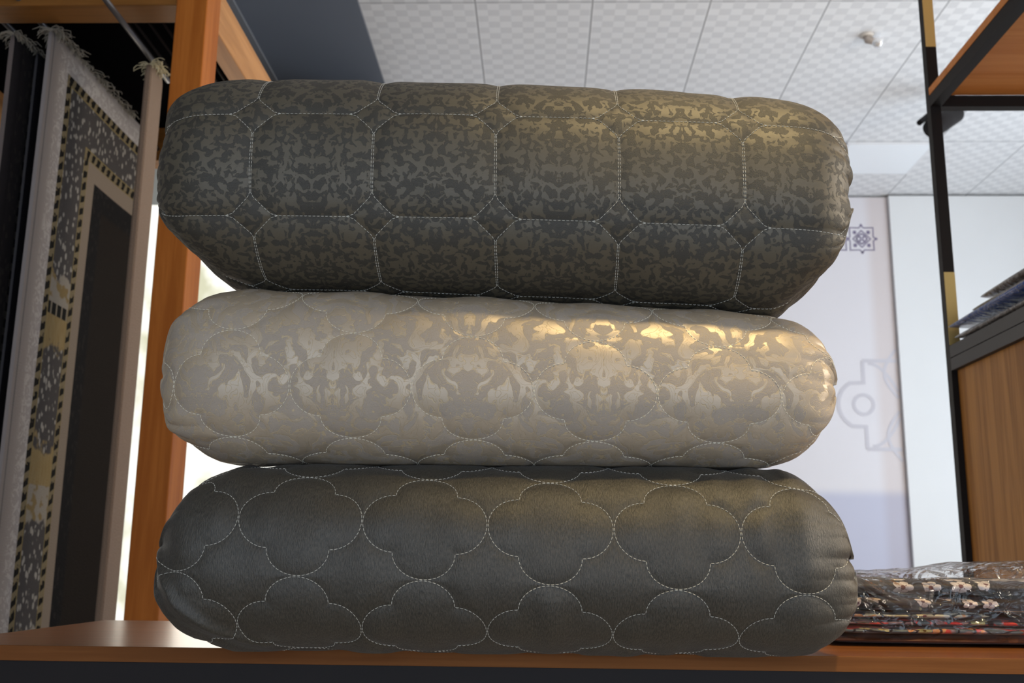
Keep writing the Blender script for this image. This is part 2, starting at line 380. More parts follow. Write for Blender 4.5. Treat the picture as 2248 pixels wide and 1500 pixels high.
def roll(name, label, zb, zt, Xl, Xr, prof, lines, pu, pv, u0, v0, vs, mat, thread, amp, wid, seed, wr, ridge=None):
    rng = np.random.RandomState(seed)
    root = thing(name, (0, YC, CZ+zb[1]), label, 'rolled quilt', 'rolled quilts stacked on the wooden shelf')
    xs3 = np.array([-0.24, -0.037, 0.19])
    fb = np.polyfit(xs3, zb, 2 if zb[0] != zb[2] else 0); ft = np.polyfit(xs3, zt, 2)
    # reference section resampled by arc length
    b0 = (zt[1]-zb[1])/2; a0 = b0*ASP
    t = np.linspace(-np.pi, np.pi, 8001); c, s = np.cos(t), np.sin(t)
    sy = -a0*np.sign(c)*abs(c)**(2/NSUP); sz = b0*np.sign(s)*abs(s)**(2/NSUP)
    al = np.r_[0, np.cumsum(np.hypot(np.diff(sy), np.diff(sz)))]; Lp = al[-1]; al -= Lp/2
    NU, NV = 460, 560
    V = np.linspace(-Lp/2, Lp/2, NV+1)[:-1]
    ry = np.interp(V, al, sy)/b0; rz = np.interp(V, al, sz)/b0
    px, kt, kb = prof
    px = np.array(px)
    U = np.linspace(Xl, Xr, NU)
    # refine near the ends
    w = np.linspace(0, 1, NU); w = w-0.12*np.sin(2*np.pi*w)/(2*np.pi)*1.0
    U = Xl+(Xr-Xl)*w
    KT = np.interp(U, px, kt); KB = np.interp(U, px, kb)
    def sm(a, n):
        for _ in range(n): a = np.r_[a[0], (a[:-2]+2*a[1:-1]+a[2:])/4, a[-1]]
        return a
    KT = sm(KT, 5); KB = sm(KB, 5)
    ed = np.clip(np.minimum(U-Xl, Xr-U)/0.075, 0, 1); KA = 0.42+0.58*(1-(1-ed)**2.6)**(1/1.7)
    clipz = lambda r, k: r*(1+np.abs(r)**5*(np.clip(k, 0.01, 1)**-5.0-1))**(-1/5)
    ZB = np.polyval(fb, U); ZT = np.polyval(ft, U)
    ZM = (ZB+ZT)/2; H = (ZT-ZB)/2
    UU, VV = np.meshgrid(U, V, indexing='ij')
    K = np.where(rz[None, :] > 0, KT[:, None], KB[:, None])
    X = UU.copy(); Y = YC+ry[None, :]*(b0*KA[:, None]+0*H[:, None]); Z = CZ+ZM[:, None]+clipz(rz[None, :], K)*H[:, None]
    # normals of the smooth form
    def grads(A): return np.gradient(A, axis=0), (np.roll(A, -1, 1)-np.roll(A, 1, 1))/2
    def normals():
        xu, xv = grads(X); yu, yv = grads(Y); zu, zv = grads(Z)
        nx, ny, nz = yu*zv-zu*yv, zu*xv-xu*zv, xu*yv-yu*xv
        l = np.sqrt(nx*nx+ny*ny+nz*nz)+1e-12; nx, ny, nz = nx/l, ny/l, nz/l
        sgn = np.sign(np.sum(ny*(Y-YC)+nz*(Z-CZ-ZM[:, None]))); return nx*sgn, ny*sgn, nz*sgn
    nx, ny, nz = normals()
    # distance to the nearest seam, from one tile of the pattern
    G = 128
    gu = (np.arange(G)+0.5)/G*pu; gv = (np.arange(G)+0.5)/G*pv
    pts = []
    for l in lines:
        l = np.array(l)
        for a, b in zip(l[:-1], l[1:]):
            n = max(2, int(np.hypot(*(b-a))/0.0006)); pts.append(a+(b-a)*np.linspace(0, 1, n)[:, None])
    pts = np.concatenate(pts)
    D = np.full((G, G), 9.0)
    for du in (-pu, 0, pu):
        for dv in (-pv, 0, pv):
            q = pts+np.array([du, dv])
            q = q[(q[:, 0] > -0.03) & (q[:, 0] < pu+0.03) & (q[:, 1] > -0.03) & (q[:, 1] < pv+0.03)]
            for i in range(G):
                if len(q): D[i] = np.minimum(D[i], np.sqrt(((gu[i]-q[:, 0][None, :])**2+(gv[:, None]-q[:, 1][None, :])**2).min(1)))
    Db = D.copy()
    for _ in range(40):
        Db = (np.roll(Db, 1, 0)+2*Db+np.roll(Db, -1, 0))/4; Db = (np.roll(Db, 1, 1)+2*Db+np.roll(Db, -1, 1))/4
    wq = np.clip((D-0.003)/0.006, 0, 1); D = D*(1-wq)+Db*wq
    fu = ((UU-u0)/pu % 1)*G-0.5; fv = ((VV-v0-vs*(UU+0.04))/pv % 1)*G-0.5
    i0 = np.floor(fu).astype(int); j0 = np.floor(fv).astype(int); a = fu-i0; b = fv-j0
    g = lambda i, j: D[i % G, j % G]
    dist = g(i0, j0)*(1-a)*(1-b)+g(i0+1, j0)*a*(1-b)+g(i0, j0+1)*(1-a)*b+g(i0+1, j0+1)*a*b
    disp = amp*(1-np.exp(-dist/wid))-amp*0.45
    def waves(n, ku, kv):
        o = np.zeros_like(UU)
        for _ in range(n):
            o += np.sin(rng.uniform(*ku)*UU+rng.uniform(*kv)*VV*rng.choice([-1, 1])+rng.uniform(0, 6.28))
        return o/math.sqrt(n)
    pucker = waves(7, (60, 190), (0, 18))*(0.5+0.5*np.tanh(waves(4, (8, 30), (8, 30))*1.5))
    disp += pucker*wr*np.clip(dist/0.012, 0.15, 1)
    disp += waves(6, (15, 60), (15, 60))*0.0007
    # gathers towards both ends
    e = np.minimum(UU-Xl, Xr-UU); ef = np.exp(-e/0.022)
    disp += ef*(np.abs(waves(5, (0, 15), (90, 240)))*0.0024-0.0015)
    X += ef*ef*waves(6, (0, 5), (60, 170))*0.0022*(1+0*UU)-0.004*ef*np.where(UU < 0, -1, 1)*0
    if ridge is not None:
        r = np.array(ridge); vr = np.interp(UU, r[:, 0], r[:, 1]); dr = (VV-vr)
        m_ = 1/(1+np.exp(np.clip((UU-r[-1, 0])/0.008, -30, 30)))
        disp += m_*(0.0034*(1/(1+np.exp(dr/0.0022)))+0.0028*np.exp(-(dr/0.006)**2)-0.0022*np.exp(-((dr+0.022)/0.010)**2))
    edge = np.clip(K/0.12, 0.15, 1)
    disp *= edge
    # keep the contact bands flat
    X += nx*disp; Y += ny*disp; Z += nz*disp
    Z = np.clip(Z, CZ+np.polyval(fb, UU)+0.0003, CZ+np.polyval(ft, UU)+(0.003 if zt[1] > 0.3 else -0.0003))
    P = np.stack([X, Y, Z], -1)
    nx, ny, nz = normals(); N = np.stack([nx, ny, nz], -1)
    org = np.array([0, YC, CZ+zb[1]])
    verts = [(P-org).reshape(-1, 3)]; uvs = [np.stack([UU, VV], -1).reshape(-1, 2)]
    I = np.arange(NU*NV).reshape(NU, NV)
    q = np.stack([I[:-1], np.roll(I, -1, 1)[:-1], np.roll(I, -1, 1)[1:], I[1:]], -1).reshape(-1, 4)
    faces = q.tolist(); base = NU*NV
    # the rolled ends: spiral layers turning inwards
    for side, row in ((-1, 0), (1, NU-1)):
        ring = P[row]-org; cen = ring.mean(0); prev = I[row]
        for j, sc in enumerate((0.93, 0.84, 0.72, 0.6, 0.47, 0.34, 0.2, 0.07)):
            nr = cen+(ring-cen)*sc; nr[:, 0] = cen[0]*0.3+nr[:, 0]*0.7-side*(0.003 if j % 2 == 0 else 0.0)*(1+0.5*np.sin(V*40))
            verts.append(nr); uvs.append(np.stack([np.full(NV, U[row]+side*0.01*(j+1)), V*sc], -1))
            cur = np.arange(base, base+NV); base += NV
            faces += np.stack([prev, np.roll(prev, -1), np.roll(cur, -1), cur], -1)[:, ::-side].tolist(); prev = cur
        faces.append(prev.tolist()[::side])
    body = mesh('quilt_cover', np.concatenate(verts), faces, mat, root, True, np.concatenate(uvs))
    # stitching: every stitch a short thread lying on the cover
    sv = []; sf = []
    def surf(u, v):
        iu = np.interp(u, U, np.arange(NU)); iv = ((v+Lp/2)/Lp*NV)
        i = np.clip(np.floor(iu).astype(int), 0, NU-2); j = np.floor(iv).astype(int); a = (iu-i)[:, None]; b = (iv-j)[:, None]
        j0 = j % NV; j1 = (j+1) % NV
        f = lambda A: A[i, j0]*(1-a)*(1-b)+A[i+1, j0]*a*(1-b)+A[i, j1]*(1-a)*b+A[i+1, j1]*a*b
        return f(P), f(N)
    R = 0.00031; SL, GAP = 0.0031, 0.0007
    nc = int((Xr-Xl)/pu)+3; nrw = int(Lp/pv)+3; k = 0
    for ci in range(-nc, nc+1):
        for ri in range(-nrw, nrw+1):
            for l in lines:
                l = np.array(l)+np.array([ci*pu, ri*pv]); s_ = np.r_[0, np.cumsum(np.hypot(*np.diff(l, axis=0).T))]
                n = max(1, int(round(s_[-1]/(SL+GAP)))); st = s_[-1]/n
                a0_ = np.arange(n)*st; tt = (a0_[:, None]+np.array([0.02, 0.25, 0.5, 0.75, 0.98])[None, :]*(st-GAP)+GAP/2).ravel()
                uu = np.interp(tt, s_, l[:, 0])+u0; vv = np.interp(tt, s_, l[:, 1])+v0+vs*(uu+0.04)
                ok = ((uu > Xl+0.004) & (uu < Xr-0.004) & (vv > -Lp/2) & (vv < Lp/2)).reshape(n, 5).all(1)
                if not ok.any(): continue
                uu = uu.reshape(n, 5)[ok]; vv = vv.reshape(n, 5)[ok]; n = len(uu)
                p, nn = surf(uu.ravel(), vv.ravel()); p = p.reshape(n, 5, 3)-org; nn = nn.reshape(n, 5, 3)
                d = p[:, 4]-p[:, 0]; d /= np.linalg.norm(d, axis=1)[:, None]+1e-9
                sd = np.cross(d[:, None, :], nn)
                lift = np.array([0.0, 0.00035, 0.00045, 0.00035, 0.0])[None, :, None]; rr = R*np.array([0.35, 0.9, 1.0, 0.9, 0.35])[None, :, None]
                cpt = p+nn*lift
                ringv = np.stack([cpt+nn*rr, cpt+sd*rr, cpt-nn*rr, cpt-sd*rr], 2)   # n,5,4,3
                sv.append(ringv.reshape(-1, 3))
                b0_ = k+np.arange(n)[:, None, None]*20+np.arange(4)[None, :, None]*4
                kk = np.arange(4)[None, None, :]
                sf.append(np.stack([b0_+kk, b0_+(kk+1) % 4, b0_+4+(kk+1) % 4, b0_+4+kk], -1).reshape(-1, 4)); k += n*20
    if sv: mesh('stitching', np.concatenate(sv), np.concatenate(sf).tolist(), thread, root, True)
    return root

def thread_mat(name, c):
    return plain(name, c, 0.45, 0.0, Sheen_Weight=0.3)

# dark damask, small scrolls, mirrored left and right
def damask(name, mirror, off, scale, satin, matte, line, r1, r2, met, warp, bumpd, lw, contrast=1.0, grain=0.15, det=1.2, extra=False, spec=0.9):
    m = NT(name); u, v, _ = m.xyz(m.uv())
    um = m.ma('PINGPONG', m.ma('ADD', u, 5*2*mirror-off), mirror)
    vec = m.comb(um, m.ma('MULTIPLY', v, 0.92), 0.37)
    wv = m.n('TexNoise', Vector=vec, Scale=scale*0.55, Detail=1.5).outputs[1]
    vec2 = m.vm('ADD', vec, m.vm('SCALE', m.vm('SUBTRACT', wv, (0.5, 0.5, 0.5)), scale=warp))
    n = m.noise(vec2, scale, det, 0.42)
    fib = m.noise(m.comb(m.ma('MULTIPLY', u, 2600.0), m.ma('MULTIPLY', v, 500.0), 0.0), 1.0, 1)
    tooth = m.ma('MULTIPLY', m.ma('SUBTRACT', fib, 0.5), 0.03)
    nn = m.ma('ADD', n, tooth)
    pt = m.step(nn, 0.485, 0.515)
    ln = m.ma('SUBTRACT', 1.0, m.step(m.ma('ABSOLUTE', m.ma('SUBTRACT', nn, 0.5)), lw*0.4, lw))
    if extra:
        n2 = m.noise(m.vm('ADD', vec2, (3.3, 1.1, 0.0)), scale*0.9, 2.0, 0.5)
        for lv in (0.44, 0.57):
            ln = m.ma('MAXIMUM', ln, m.ma('SUBTRACT', 1.0, m.step(m.ma('ABSOLUTE', m.ma('SUBTRACT', n2, lv)), 0.003, 0.007)))
    c = m.mix(pt, matte, satin)
    c = m.mix(m.ma('MULTIPLY', ln, 0.8), c, line)
    c = m.mix(m.ma('MULTIPLY', fib, grain), c, tuple(x*0.5 for x in matte))
    rough = m.ma('ADD', m.ma('MULTIPLY', pt, r1-r2), r2)
    wx = m.noise(m.comb(m.ma('MULTIPLY', u, 900.0), m.ma('MULTIPLY', v, 2400.0), 0.0), 1.0, 1)
    h = m.ma('ADD', m.ma('MULTIPLY', ln, 0.6), m.ma('ADD', m.ma('MULTIPLY', wx, m.ma('SUBTRACT', 1.3, pt)), m.ma('MULTIPLY', pt, 0.3)))
    mt = m.ma('ADD', m.ma('MULTIPLY', pt, met[0]-met[1]), met[1])
    nd = m.bsdf(c, rough, mt, m.bump(h, bumpd))
    nd.inputs['Specular IOR Level'].default_value = spec
    return m.m
M_q1 = damask('olive_brocade', 0.109, -0.2036, 175.0, (0.080, 0.066, 0.042), (0.030, 0.026, 0.018), (0.07, 0.06, 0.04), 0.55, 0.60, (0.06, 0.06), 0.012, 0.00025, 0.010, det=2.0, spec=0.7)
M_q2 = damask('champagne_brocade', 0.118, -0.064, 72.0, (0.44, 0.355, 0.26), (0.345, 0.285, 0.225), (0.50, 0.38, 0.22), 0.44, 0.74, (0.22, 0.0), 0.050, 0.0002, 0.014, det=2.2, extra=True, spec=1.0)
# plush dark velour
m = NT('slate_velour'); u, v, _ = m.xyz(m.uv())
st = m.noise(m.comb(m.ma('MULTIPLY', u, 900.0), m.ma('MULTIPLY', v, 260.0), 0.0), 1.0, 3, 0.7)
bl = m.noise(m.comb(m.ma('MULTIPLY', u, 34.0), m.ma('MULTIPLY', v, 14.0), 1.0), 1.0, 3, 0.6)
c = m.mix(m.step(st, 0.32, 0.68), (0.017, 0.015, 0.011), (0.062, 0.054, 0.040))
c = m.mix(m.ma('MULTIPLY', m.step(bl, 0.35, 0.7), 0.35), c, (0.036, 0.032, 0.025))
nd = m.bsdf(c, m.ma('ADD', m.ma('MULTIPLY', bl, 0.2), 0.38), 0.05, m.bump(m.ma('ADD', st, m.ma('MULTIPLY', bl, 2.5)), 0.0008), Sheen_Weight=0.06, Sheen_Roughness=0.4, Specular_IOR_Level=0.65)
M_q3 = m.m

def X95(p, py=800): return at_y(p, py, 0.918).x
def prof(lst, py): return ([X95(a, py) for a, b, c in lst], [b for a, b, c in lst], [c for a, b, c in lst])
pt_ = prof([(349, .40, .22), (355, .56, .34), (364, .66, .42), (390, .76, .57), (430, .87, .74), (480, .95, .89), (540, .99, .975), (620, 1, 1),
            (1640, 1, 1), (1700, .99, .985), (1730, .965, .93), (1760, .92, .80), (1790, .86, .70), (1812, .79, .60), (1833, .72, .46), (1848, .66, .22), (1858, .58, .12), (1868, .38, .06)], 400)
pm_ = prof([(338, .08, .08), (346, .2, .2), (357, .36, .40), (365, .48, .62), (376, .57, .73), (400, .72, .82), (430, .87, .90), (460, .95, .955), (520, 1, 1),
            (1660, 1, 1), (1720, .99, .96), (1760, .92, .88), (1790, .78, .74), (1810, .60, .54), (1830, .28, .30), (1843, .06, .06)], 860)
pb_ = prof([(336, .05, .12), (345, .16, .37), (360, .36, .52), (376, .47, .62), (400, .65, .74), (430, .83, .85), (460, .93, .92), (510, .99, .97), (570, 1, 1),
            (1680, 1, 1), (1735, .99, 1), (1790, .84, .98), (1815, .72, .92), (1840, .52, .82), (1860, .35, .73), (1872, .2, .62), (1882, .06, .3), (1886, .03, .1)], 1250)
Xl = lambda p: p[0][0]
Xr_ = lambda p: p[0][-1]
PU1, PU3, PV = 0.1089, 0.1062, 0.0965
o1 = oct_lines(PU1, 0.0985); q3 = quat_lines(PU3, PV)
T_silver = thread_mat('silver_thread', (0.50, 0.48, 0.42))
T_gold = thread_mat('pale_thread', (0.78, 0.72, 0.58))
roll('rolled_quilt', 'dark charcoal olive brocade quilt roll with octagon stitching, top of the stack', (.2537, .246, .2332), (.4613, .4564, .4434),
     Xl(pt_), Xr_(pt_), pt_, o1, PU1, 0.0985, -0.0415, -0.0560, 0.022, M_q1, T_silver, 0.0034, 0.011, 3, 0.00030)
roll('rolled_quilt', 'champagne gold satin brocade quilt roll, middle of the stack', (.0880, .0880, .0880), (.2537, .246, .2332),
     Xl(pm_), Xr_(pm_), pm_, quat_lines(0.1070, PV), 0.1070, PV, -0.0065+0.1070/2, 0.0285-PV/2, 0.0, M_q2, T_gold, 0.0022, 0.010, 5, 0.00022)
roll('rolled_quilt', 'dark slate grey velour quilt roll with quatrefoil stitching, bottom of the stack', (-.0785, -.0785, -.0785), (.0880, .0880, .0880),
     Xl(pb_), Xr_(pb_), pb_, q3, PU3, PV, -0.0449+PU3/2, 0.0755-PV/2, -0.025, M_q3, T_silver, 0.0034, 0.012, 11, 0.00105,
     ridge=[(-.36, .06), (-.345, .02), (-.327, -.012), (-.305, -.04), (-.275, -.068), (-.235, -.092)])

# ------------------------------------------------------------------ the shelf under the quilts
SH = 0.80
sh = thing('display_shelf', (0.0, 1.17, 0), 'brown wooden shelf board on a black steel frame under the stack of quilts', 'shelf')
part(MB().box(-0.575, 1.05, 0.9845, 1.402, SH-0.0135, SH), 'shelf_board', M_shelf, sh)
part(MB().box(-0.575, 1.05, 0.983, 0.9843, SH-0.0135, SH, 0.0004), 'edge_band', wood('edge_laminate', (0.135, 0.050, 0.016), (0.20, 0.078, 0.025), 'X', 0.6, 1.0, 0.05), sh)
part(MB().box(-0.57, 1.045, 0.986, 1.006, SH-0.036, SH-0.0137), 'front_rail', M_black, sh)
part(MB().box(-0.57, 1.045, 1.376, 1.398, SH-0.034, SH-0.0137), 'back_rail', M_black, sh)
for xx in (-0.57, 1.023):
    part(MB().box(xx, xx+0.022, 1.006, 1.376, SH-0.034, SH-0.0137), 'side_rail', M_black, sh)
    for yy in (0.986, 1.376):
        part(MB().box(xx, xx+0.022, yy, yy+0.022, 0, SH-0.034), 'leg', M_black, sh)

# ------------------------------------------------------------------ rug rack on the left
rk = thing('rug_rack', (-0.9, 2.3, 0), 'orange pine rug display rack with steel rods on the left', 'display rack')
PX0, PX1 = -0.864, -0.790
zt = CZ+1.40; zbm = CZ+1.282
part(MB().box(PX0, PX1, 2.2, 2.295, 0, CZ+1.42, 0.003), 'post', M_post, rk)
part(MB().box(-1.70, -1.628+0.01, 2.2, 2.295, 0, CZ+1.42, 0.003), 'post', M_post, rk)
part(MB().box(-1.64, PX0, 2.205, 2.29, zbm, zt, 0.003), 'front_beam', M_beamX, rk)
part(MB().box(PX0+0.02, PX1-0.004, 2.295, 3.2, CZ+1.262, CZ+1.375, 0.003), 'side_rail', M_railY, rk)
part(MB().box(-1.69, -1.63, 2.295, 3.2, CZ+1.262, CZ+1.375, 0.003), 'side_rail', M_railY, rk)
part(MB().box(-1.63, PX0+0.015, 3.12, 3.2, CZ+1.262, CZ+1.375, 0.003), 'back_beam', M_beamX, rk)
part(MB().box(-1.69, -1.63, 3.2, 3.27, 0, CZ+1.42, 0.003), 'post', M_post, rk)
part(MB().box(-1.69, PX0+0.015, 2.30, 3.2, CZ+1.378, CZ+1.392), 'roof_board', M_dark, rk)
rods = [-1.335, -1.245, -1.03, -1.01, -0.975, -0.94, -0.905, -0.88]
for i, xr in enumerate(rods):
    big = i < 2
    part(MB().tube([(xr, 1.95 if big else 2.3, CZ+1.30), (xr, 3.12, CZ+1.30)], 0.0075 if big else 0.004, 10), 'rod', M_rod if big else M_black, rk, True)
part(MB().tube([(at_y(250, 1000, 2.37).x, 1.95, CZ+1.232), (at_y(250, 1000, 2.37).x, 2.5, CZ+1.232)], 0.007, 10), 'rod', M_rod, rk, True)

def rug_mat(name, kind):
    m = NT(name); s, t, _ = m.xyz(m.uv()); uv = m.uv()
    d = m.ma('MINIMUM', s, m.ma('ADD', t, 0.018))
    al = m.ma('MAXIMUM', s, t)                        # along the border
    fine = m.noise(uv, 260, 2)
    if kind == 'main':
        grey = (0.25, 0.225, 0.215); cream = (0.33, 0.29, 0.23); gold = (0.26, 0.17, 0.06); dk = (0.045, 0.040, 0.038)
        rel = m.step(m.noise(uv, 55, 2, 0.5, 1.5), 0.50, 0.58)
        c = m.mix(m.ma('MULTIPLY', rel, 0.55), grey, (0.40, 0.37, 0.34))
        c = m.mix(m.step(d, 0.035, 0.05), grey, c)
        c = m.mix(m.band(d, 0.008, 0.011), c, (0.14, 0.13, 0.13))
        # guards with slanted dark dashes
        gd = m.ma('MAXIMUM', m.band(d, 0.090, 0.113), m.band(d, 0.232, 0.255))
        ph = m.ma('FRACT', m.ma('ADD', m.ma('DIVIDE', al, 0.034), m.ma('MULTIPLY', d, 14.0)))
        bl = m.noise(uv, 90, 1)
        dash = m.step(m.ma('ADD', ph, m.ma('MULTIPLY', m.ma('SUBTRACT', bl, 0.5), 0.9)), 0.42, 0.50)
        gc = m.mix(dash, (0.135, 0.105, 0.060), (0.006, 0.005, 0.004))
        # floral band between the guards: dark ground with pale leaves, cream and gold medallions
        lf = m.n('TexVoronoi', Vector=m.comb(m.ma('MULTIPLY', s, 70.0), m.ma('MULTIPLY', t, 42.0), m.noise(uv, 12, 2)), Scale=1.0).outputs[0]
        leaf = m.ma('SUBTRACT', 1.0, m.step(lf, 0.30, 0.42))
        leaf = m.ma('MULTIPLY', leaf, m.step(m.noise(uv, 28, 2), 0.42, 0.5))
        fl = m.mix(leaf, dk, (0.22, 0.20, 0.175))
        warp = m.ma('MULTIPLY', m.ma('SUBTRACT', m.noise(uv, 22, 3), 0.5), 0.16)
        pp = m.ma('ADD', m.ma('PINGPONG', m.ma('ADD', al, 0.19), 0.215), warp)
        which = m.step(m.ma('PINGPONG', m.ma('ADD', al, 0.19+0.215), 0.43), 0.214, 0.216)
        mc = m.mix(which, m.mix(m.step(m.noise(uv, 30, 2), 0.5, 0.6), (0.19, 0.165, 0.135), (0.15, 0.105, 0.045)), m.mix(m.noise(m.comb(m.ma('MULTIPLY', s, 120.0), m.ma('MULTIPLY', t, 25.0), 0.0), 1, 2), (0.15, 0.095, 0.03), (0.21, 0.16, 0.085)))
        fl = m.mix(m.ma('MULTIPLY', m.step(al, 0.38, 0.42), m.ma('SUBTRACT', 1.0, m.step(pp, 0.085, 0.105))), fl, mc)
        bar = m.ma('MULTIPLY', m.band(t, 0.655, 0.685, 0.001), m.step(s, 0.11, 0.112))
        fl = m.mix(bar, fl, m.mix(m.band(m.ma('FRACT', m.ma('DIVIDE', s, 0.03)), 0.35, 0.6, 0.03), (0.006, 0.006, 0.005), (0.17, 0.14, 0.1)))
        c = m.mix(m.step(d, 0.090, 0.092), c, (0.16, 0.12, 0.05))
        c = m.mix(m.band(d, 0.117, 0.229), c, fl)
        c = m.mix(gd, c, gc)
        c = m.mix(m.step(d, 0.256, 0.259), c, (0.16, 0.125, 0.095))
        fd = m.mix(m.ma('MULTIPLY', leaf, 0.5), (0.005, 0.0045, 0.0045), (0.022, 0.018, 0.016))
        fd = m.mix(m.ma('MULTIPLY', m.step(d, 0.36, 0.375), 0.9), fd, (0.010, 0.007, 0.005))
        c = m.mix(m.step(d, 0.303, 0.306), c, fd)
    else:
        bc, dc = kind
        lf = m.n('TexVoronoi', Vector=m.comb(m.ma('MULTIPLY', s, 60.0), m.ma('MULTIPLY', t, 40.0), 0.0), Scale=1.0).outputs[0]
        c = m.mix(m.ma('MULTIPLY', m.ma('SUBTRACT', 1.0, m.step(lf, 0.25, 0.4)), 0.5), bc, dc)
        ph = m.ma('FRACT', m.ma('DIVIDE', al, 0.04))
        gd = m.band(d, 0.09, 0.115)
        c = m.mix(gd, c, m.mix(m.step(ph, 0.45, 0.5), dc, (0.008, 0.008, 0.008)))
        c = m.mix(m.ma('SUBTRACT', 1.0, m.step(d, 0.03, 0.034)), c, tuple(x*0.8 for x in bc))
    m.bsdf(c, 0.95, 0.0, m.bump(fine, 0.002), Specular_IOR_Level=0.08)
    return m.m

def rug(label, X, y0, y1, ztop, zbot, mat, edge_mat, th, seed, fringe=0, fr_mat=None, wave=0.006, fang=1.0):
    rnd = random.Random(seed)
    root = thing('hanging_rug', (X, y0, zbot), label, 'rug', 'rugs hanging from the rods of the pine rack')
    NY, NZ = 40, 90
    def off(y, z): return wave*math.sin((y-y0)*9+seed)*(0.3+0.7*min(1, (ztop-z)/0.5)) + 0.5*wave*math.sin(z*3.1+seed)
    vs = []; uvs = []; fs = []
    for sd in (0, 1):
        for i in range(NY+1):
            for j in range(NZ+1):
                y = y0+(y1-y0)*i/NY; z = ztop+(zbot-ztop)*j/NZ
                rx = th/2 if sd == 0 else -th/2
                if i == 0: rx *= 0.45
                if j == 0: rx *= 0.6
                vs.append((off(y, z)+rx, y-y0, z-zbot)); uvs.append((y-y0, ztop-z))
    n1 = (NY+1)*(NZ+1)
    idx = lambda sd, i, j: sd*n1+i*(NZ+1)+j
    for i in range(NY):
        for j in range(NZ):
            fs.append((idx(0, i, j), idx(0, i, j+1), idx(0, i+1, j+1), idx(0, i+1, j)))
            fs.append((idx(1, i, j), idx(1, i+1, j), idx(1, i+1, j+1), idx(1, i, j+1)))
    mesh('pile', vs, fs, mat, root, True, uvs)
    vs2 = []; fs2 = []
    rim = [(0, j) for j in range(NZ, -1, -1)]+[(i, 0) for i in range(1, NY+1)]+[(NY, j) for j in range(1, NZ+1)]+[(i, NZ) for i in range(NY-1, -1, -1)]
    for (i, j) in rim:
        for sd in (0, 1): vs2.append(vs[idx(sd, i, j)])
    for k in range(len(rim)-1): fs2.append((2*k, 2*k+1, 2*k+3, 2*k+2))
    mesh('bound_edge', vs2, fs2, edge_mat, root, True)
    if fringe:
        mb = MB()
        for k in range(fringe):
            y = (rnd.random()**1.6)*min(0.5, y1-y0)*0.98
            xo = off(y0+y, ztop); L = rnd.uniform(0.02, 0.05); sgn = rnd.choice([-1, 1, 1])
            p0 = Vector((xo+rnd.uniform(-1, 1)*th*0.3, y, ztop-zbot-0.004)); pp = [p0]; a = rnd.uniform(0.2, 1.1)
            dy = rnd.uniform(-0.6, 0.3)
            for q in range(1, 6):
                tq = q/5; ang = a+tq*rnd.uniform(1.6, 2.8)*fang
                pp.append(pp[-1]+Vector((sgn*math.sin(ang)*L/5, dy*L/5+rnd.uniform(-.2, .2)*L/5, math.cos(ang)*L/5)))
            mb.tube(pp, [0.0013, 0.0013, 0.0012, 0.0011, 0.001, 0.0006], 4)
        mb.build('fringe', fr_mat, root, True)
    return root
M_edge = plain('rug_edge_grey', (0.26, 0.235, 0.235), 0.95)
M_fr = plain('fringe_wool', (0.30, 0.27, 0.22), 0.95)
M_fr2 = plain('fringe_wool_yellow', (0.62, 0.55, 0.36), 0.95)
rug('grey bordered oriental rug with gold and black guard stripes and white top fringe', -1.212, 2.30, 2.93, CZ+1.272, 0.03, rug_mat('rug_oriental', 'main'), M_edge, 0.020, 1, 300, M_fr, 0.004)
rug('leftmost taupe backed rug with a curled cream fringe on top', -1.305, 2.30, 2.92, CZ+1.262, 0.03, rug_mat('rug_taupe', ((0.030, 0.027, 0.030), (0.06, 0.055, 0.05))), plain('rug_edge_taupe', (0.15, 0.125, 0.12), 0.95), 0.026, 2, 220, M_fr, 0.005)
rug('near black rug with speckled guard stripe hanging between the taupe and grey rugs', -1.268, 2.36, 2.92, CZ+1.24, 0.03, rug_mat('rug_black', ((0.016, 0.014, 0.018), (0.07, 0.06, 0.045))), plain('rug_edge_black', (0.05, 0.048, 0.055), 0.95), 0.014, 3, 0, None, 0.004)
# narrow beige runner beside the post
m = NT('runner_beige'); n = m.noise(m.obj(), 300, 2); m.bsdf(m.mix(n, (0.20, 0.14, 0.10), (0.25, 0.18, 0.13)), 0.95, 0.0, m.bump(n, 0.002)); M_run = m.m
rug('narrow plain beige runner hanging beside the pine post with a bright gap between', at_y(250, 1000, 2.37).x, 2.37, 2.445, at_y(345, 138, 2.37).z, 0.03, M_run, M_run, 0.018, 4, 60, M_fr2, 0.002)

# ------------------------------------------------------------------ black and gold unit on the right
un = thing('shelving_unit', (1.4, 1.95, 0), 'black steel shelving unit with gold accents and orange wood panels on the right', 'shelving unit')
UX0, UX1 = 0.913, 0.938
Ya, Yb = 1.45, 2.3
def zat(px, py, Y): return at_y(px, py, Y).z
ztopshelf = zat(2060, 234, Yb)
zmid = zat(2085, 787, Yb)
for (xx, yy, vis) in ((UX0, Yb, 1), (2.0, Yb, 0), (UX0, Ya, 0), (2.0, Ya, 0)):
    p = part(MB().box(xx, xx+0.025, yy, yy+0.025, 0, CZ+1.62, 0.001), 'post', M_black, un)
    for (za, zb_) in ((zat(2040, 103, Yb), CZ+1.62), (zmid+0.03, zat(2080, 598, Yb))):
        o = MB((0, 0, 0)).box(xx+0.0005, xx+0.0245, yy-0.0012, yy+0.001, za, zb_)
        o.v = [v-un.location for v in o.v]; g_ = o.build('gold_strip', M_gold, un)
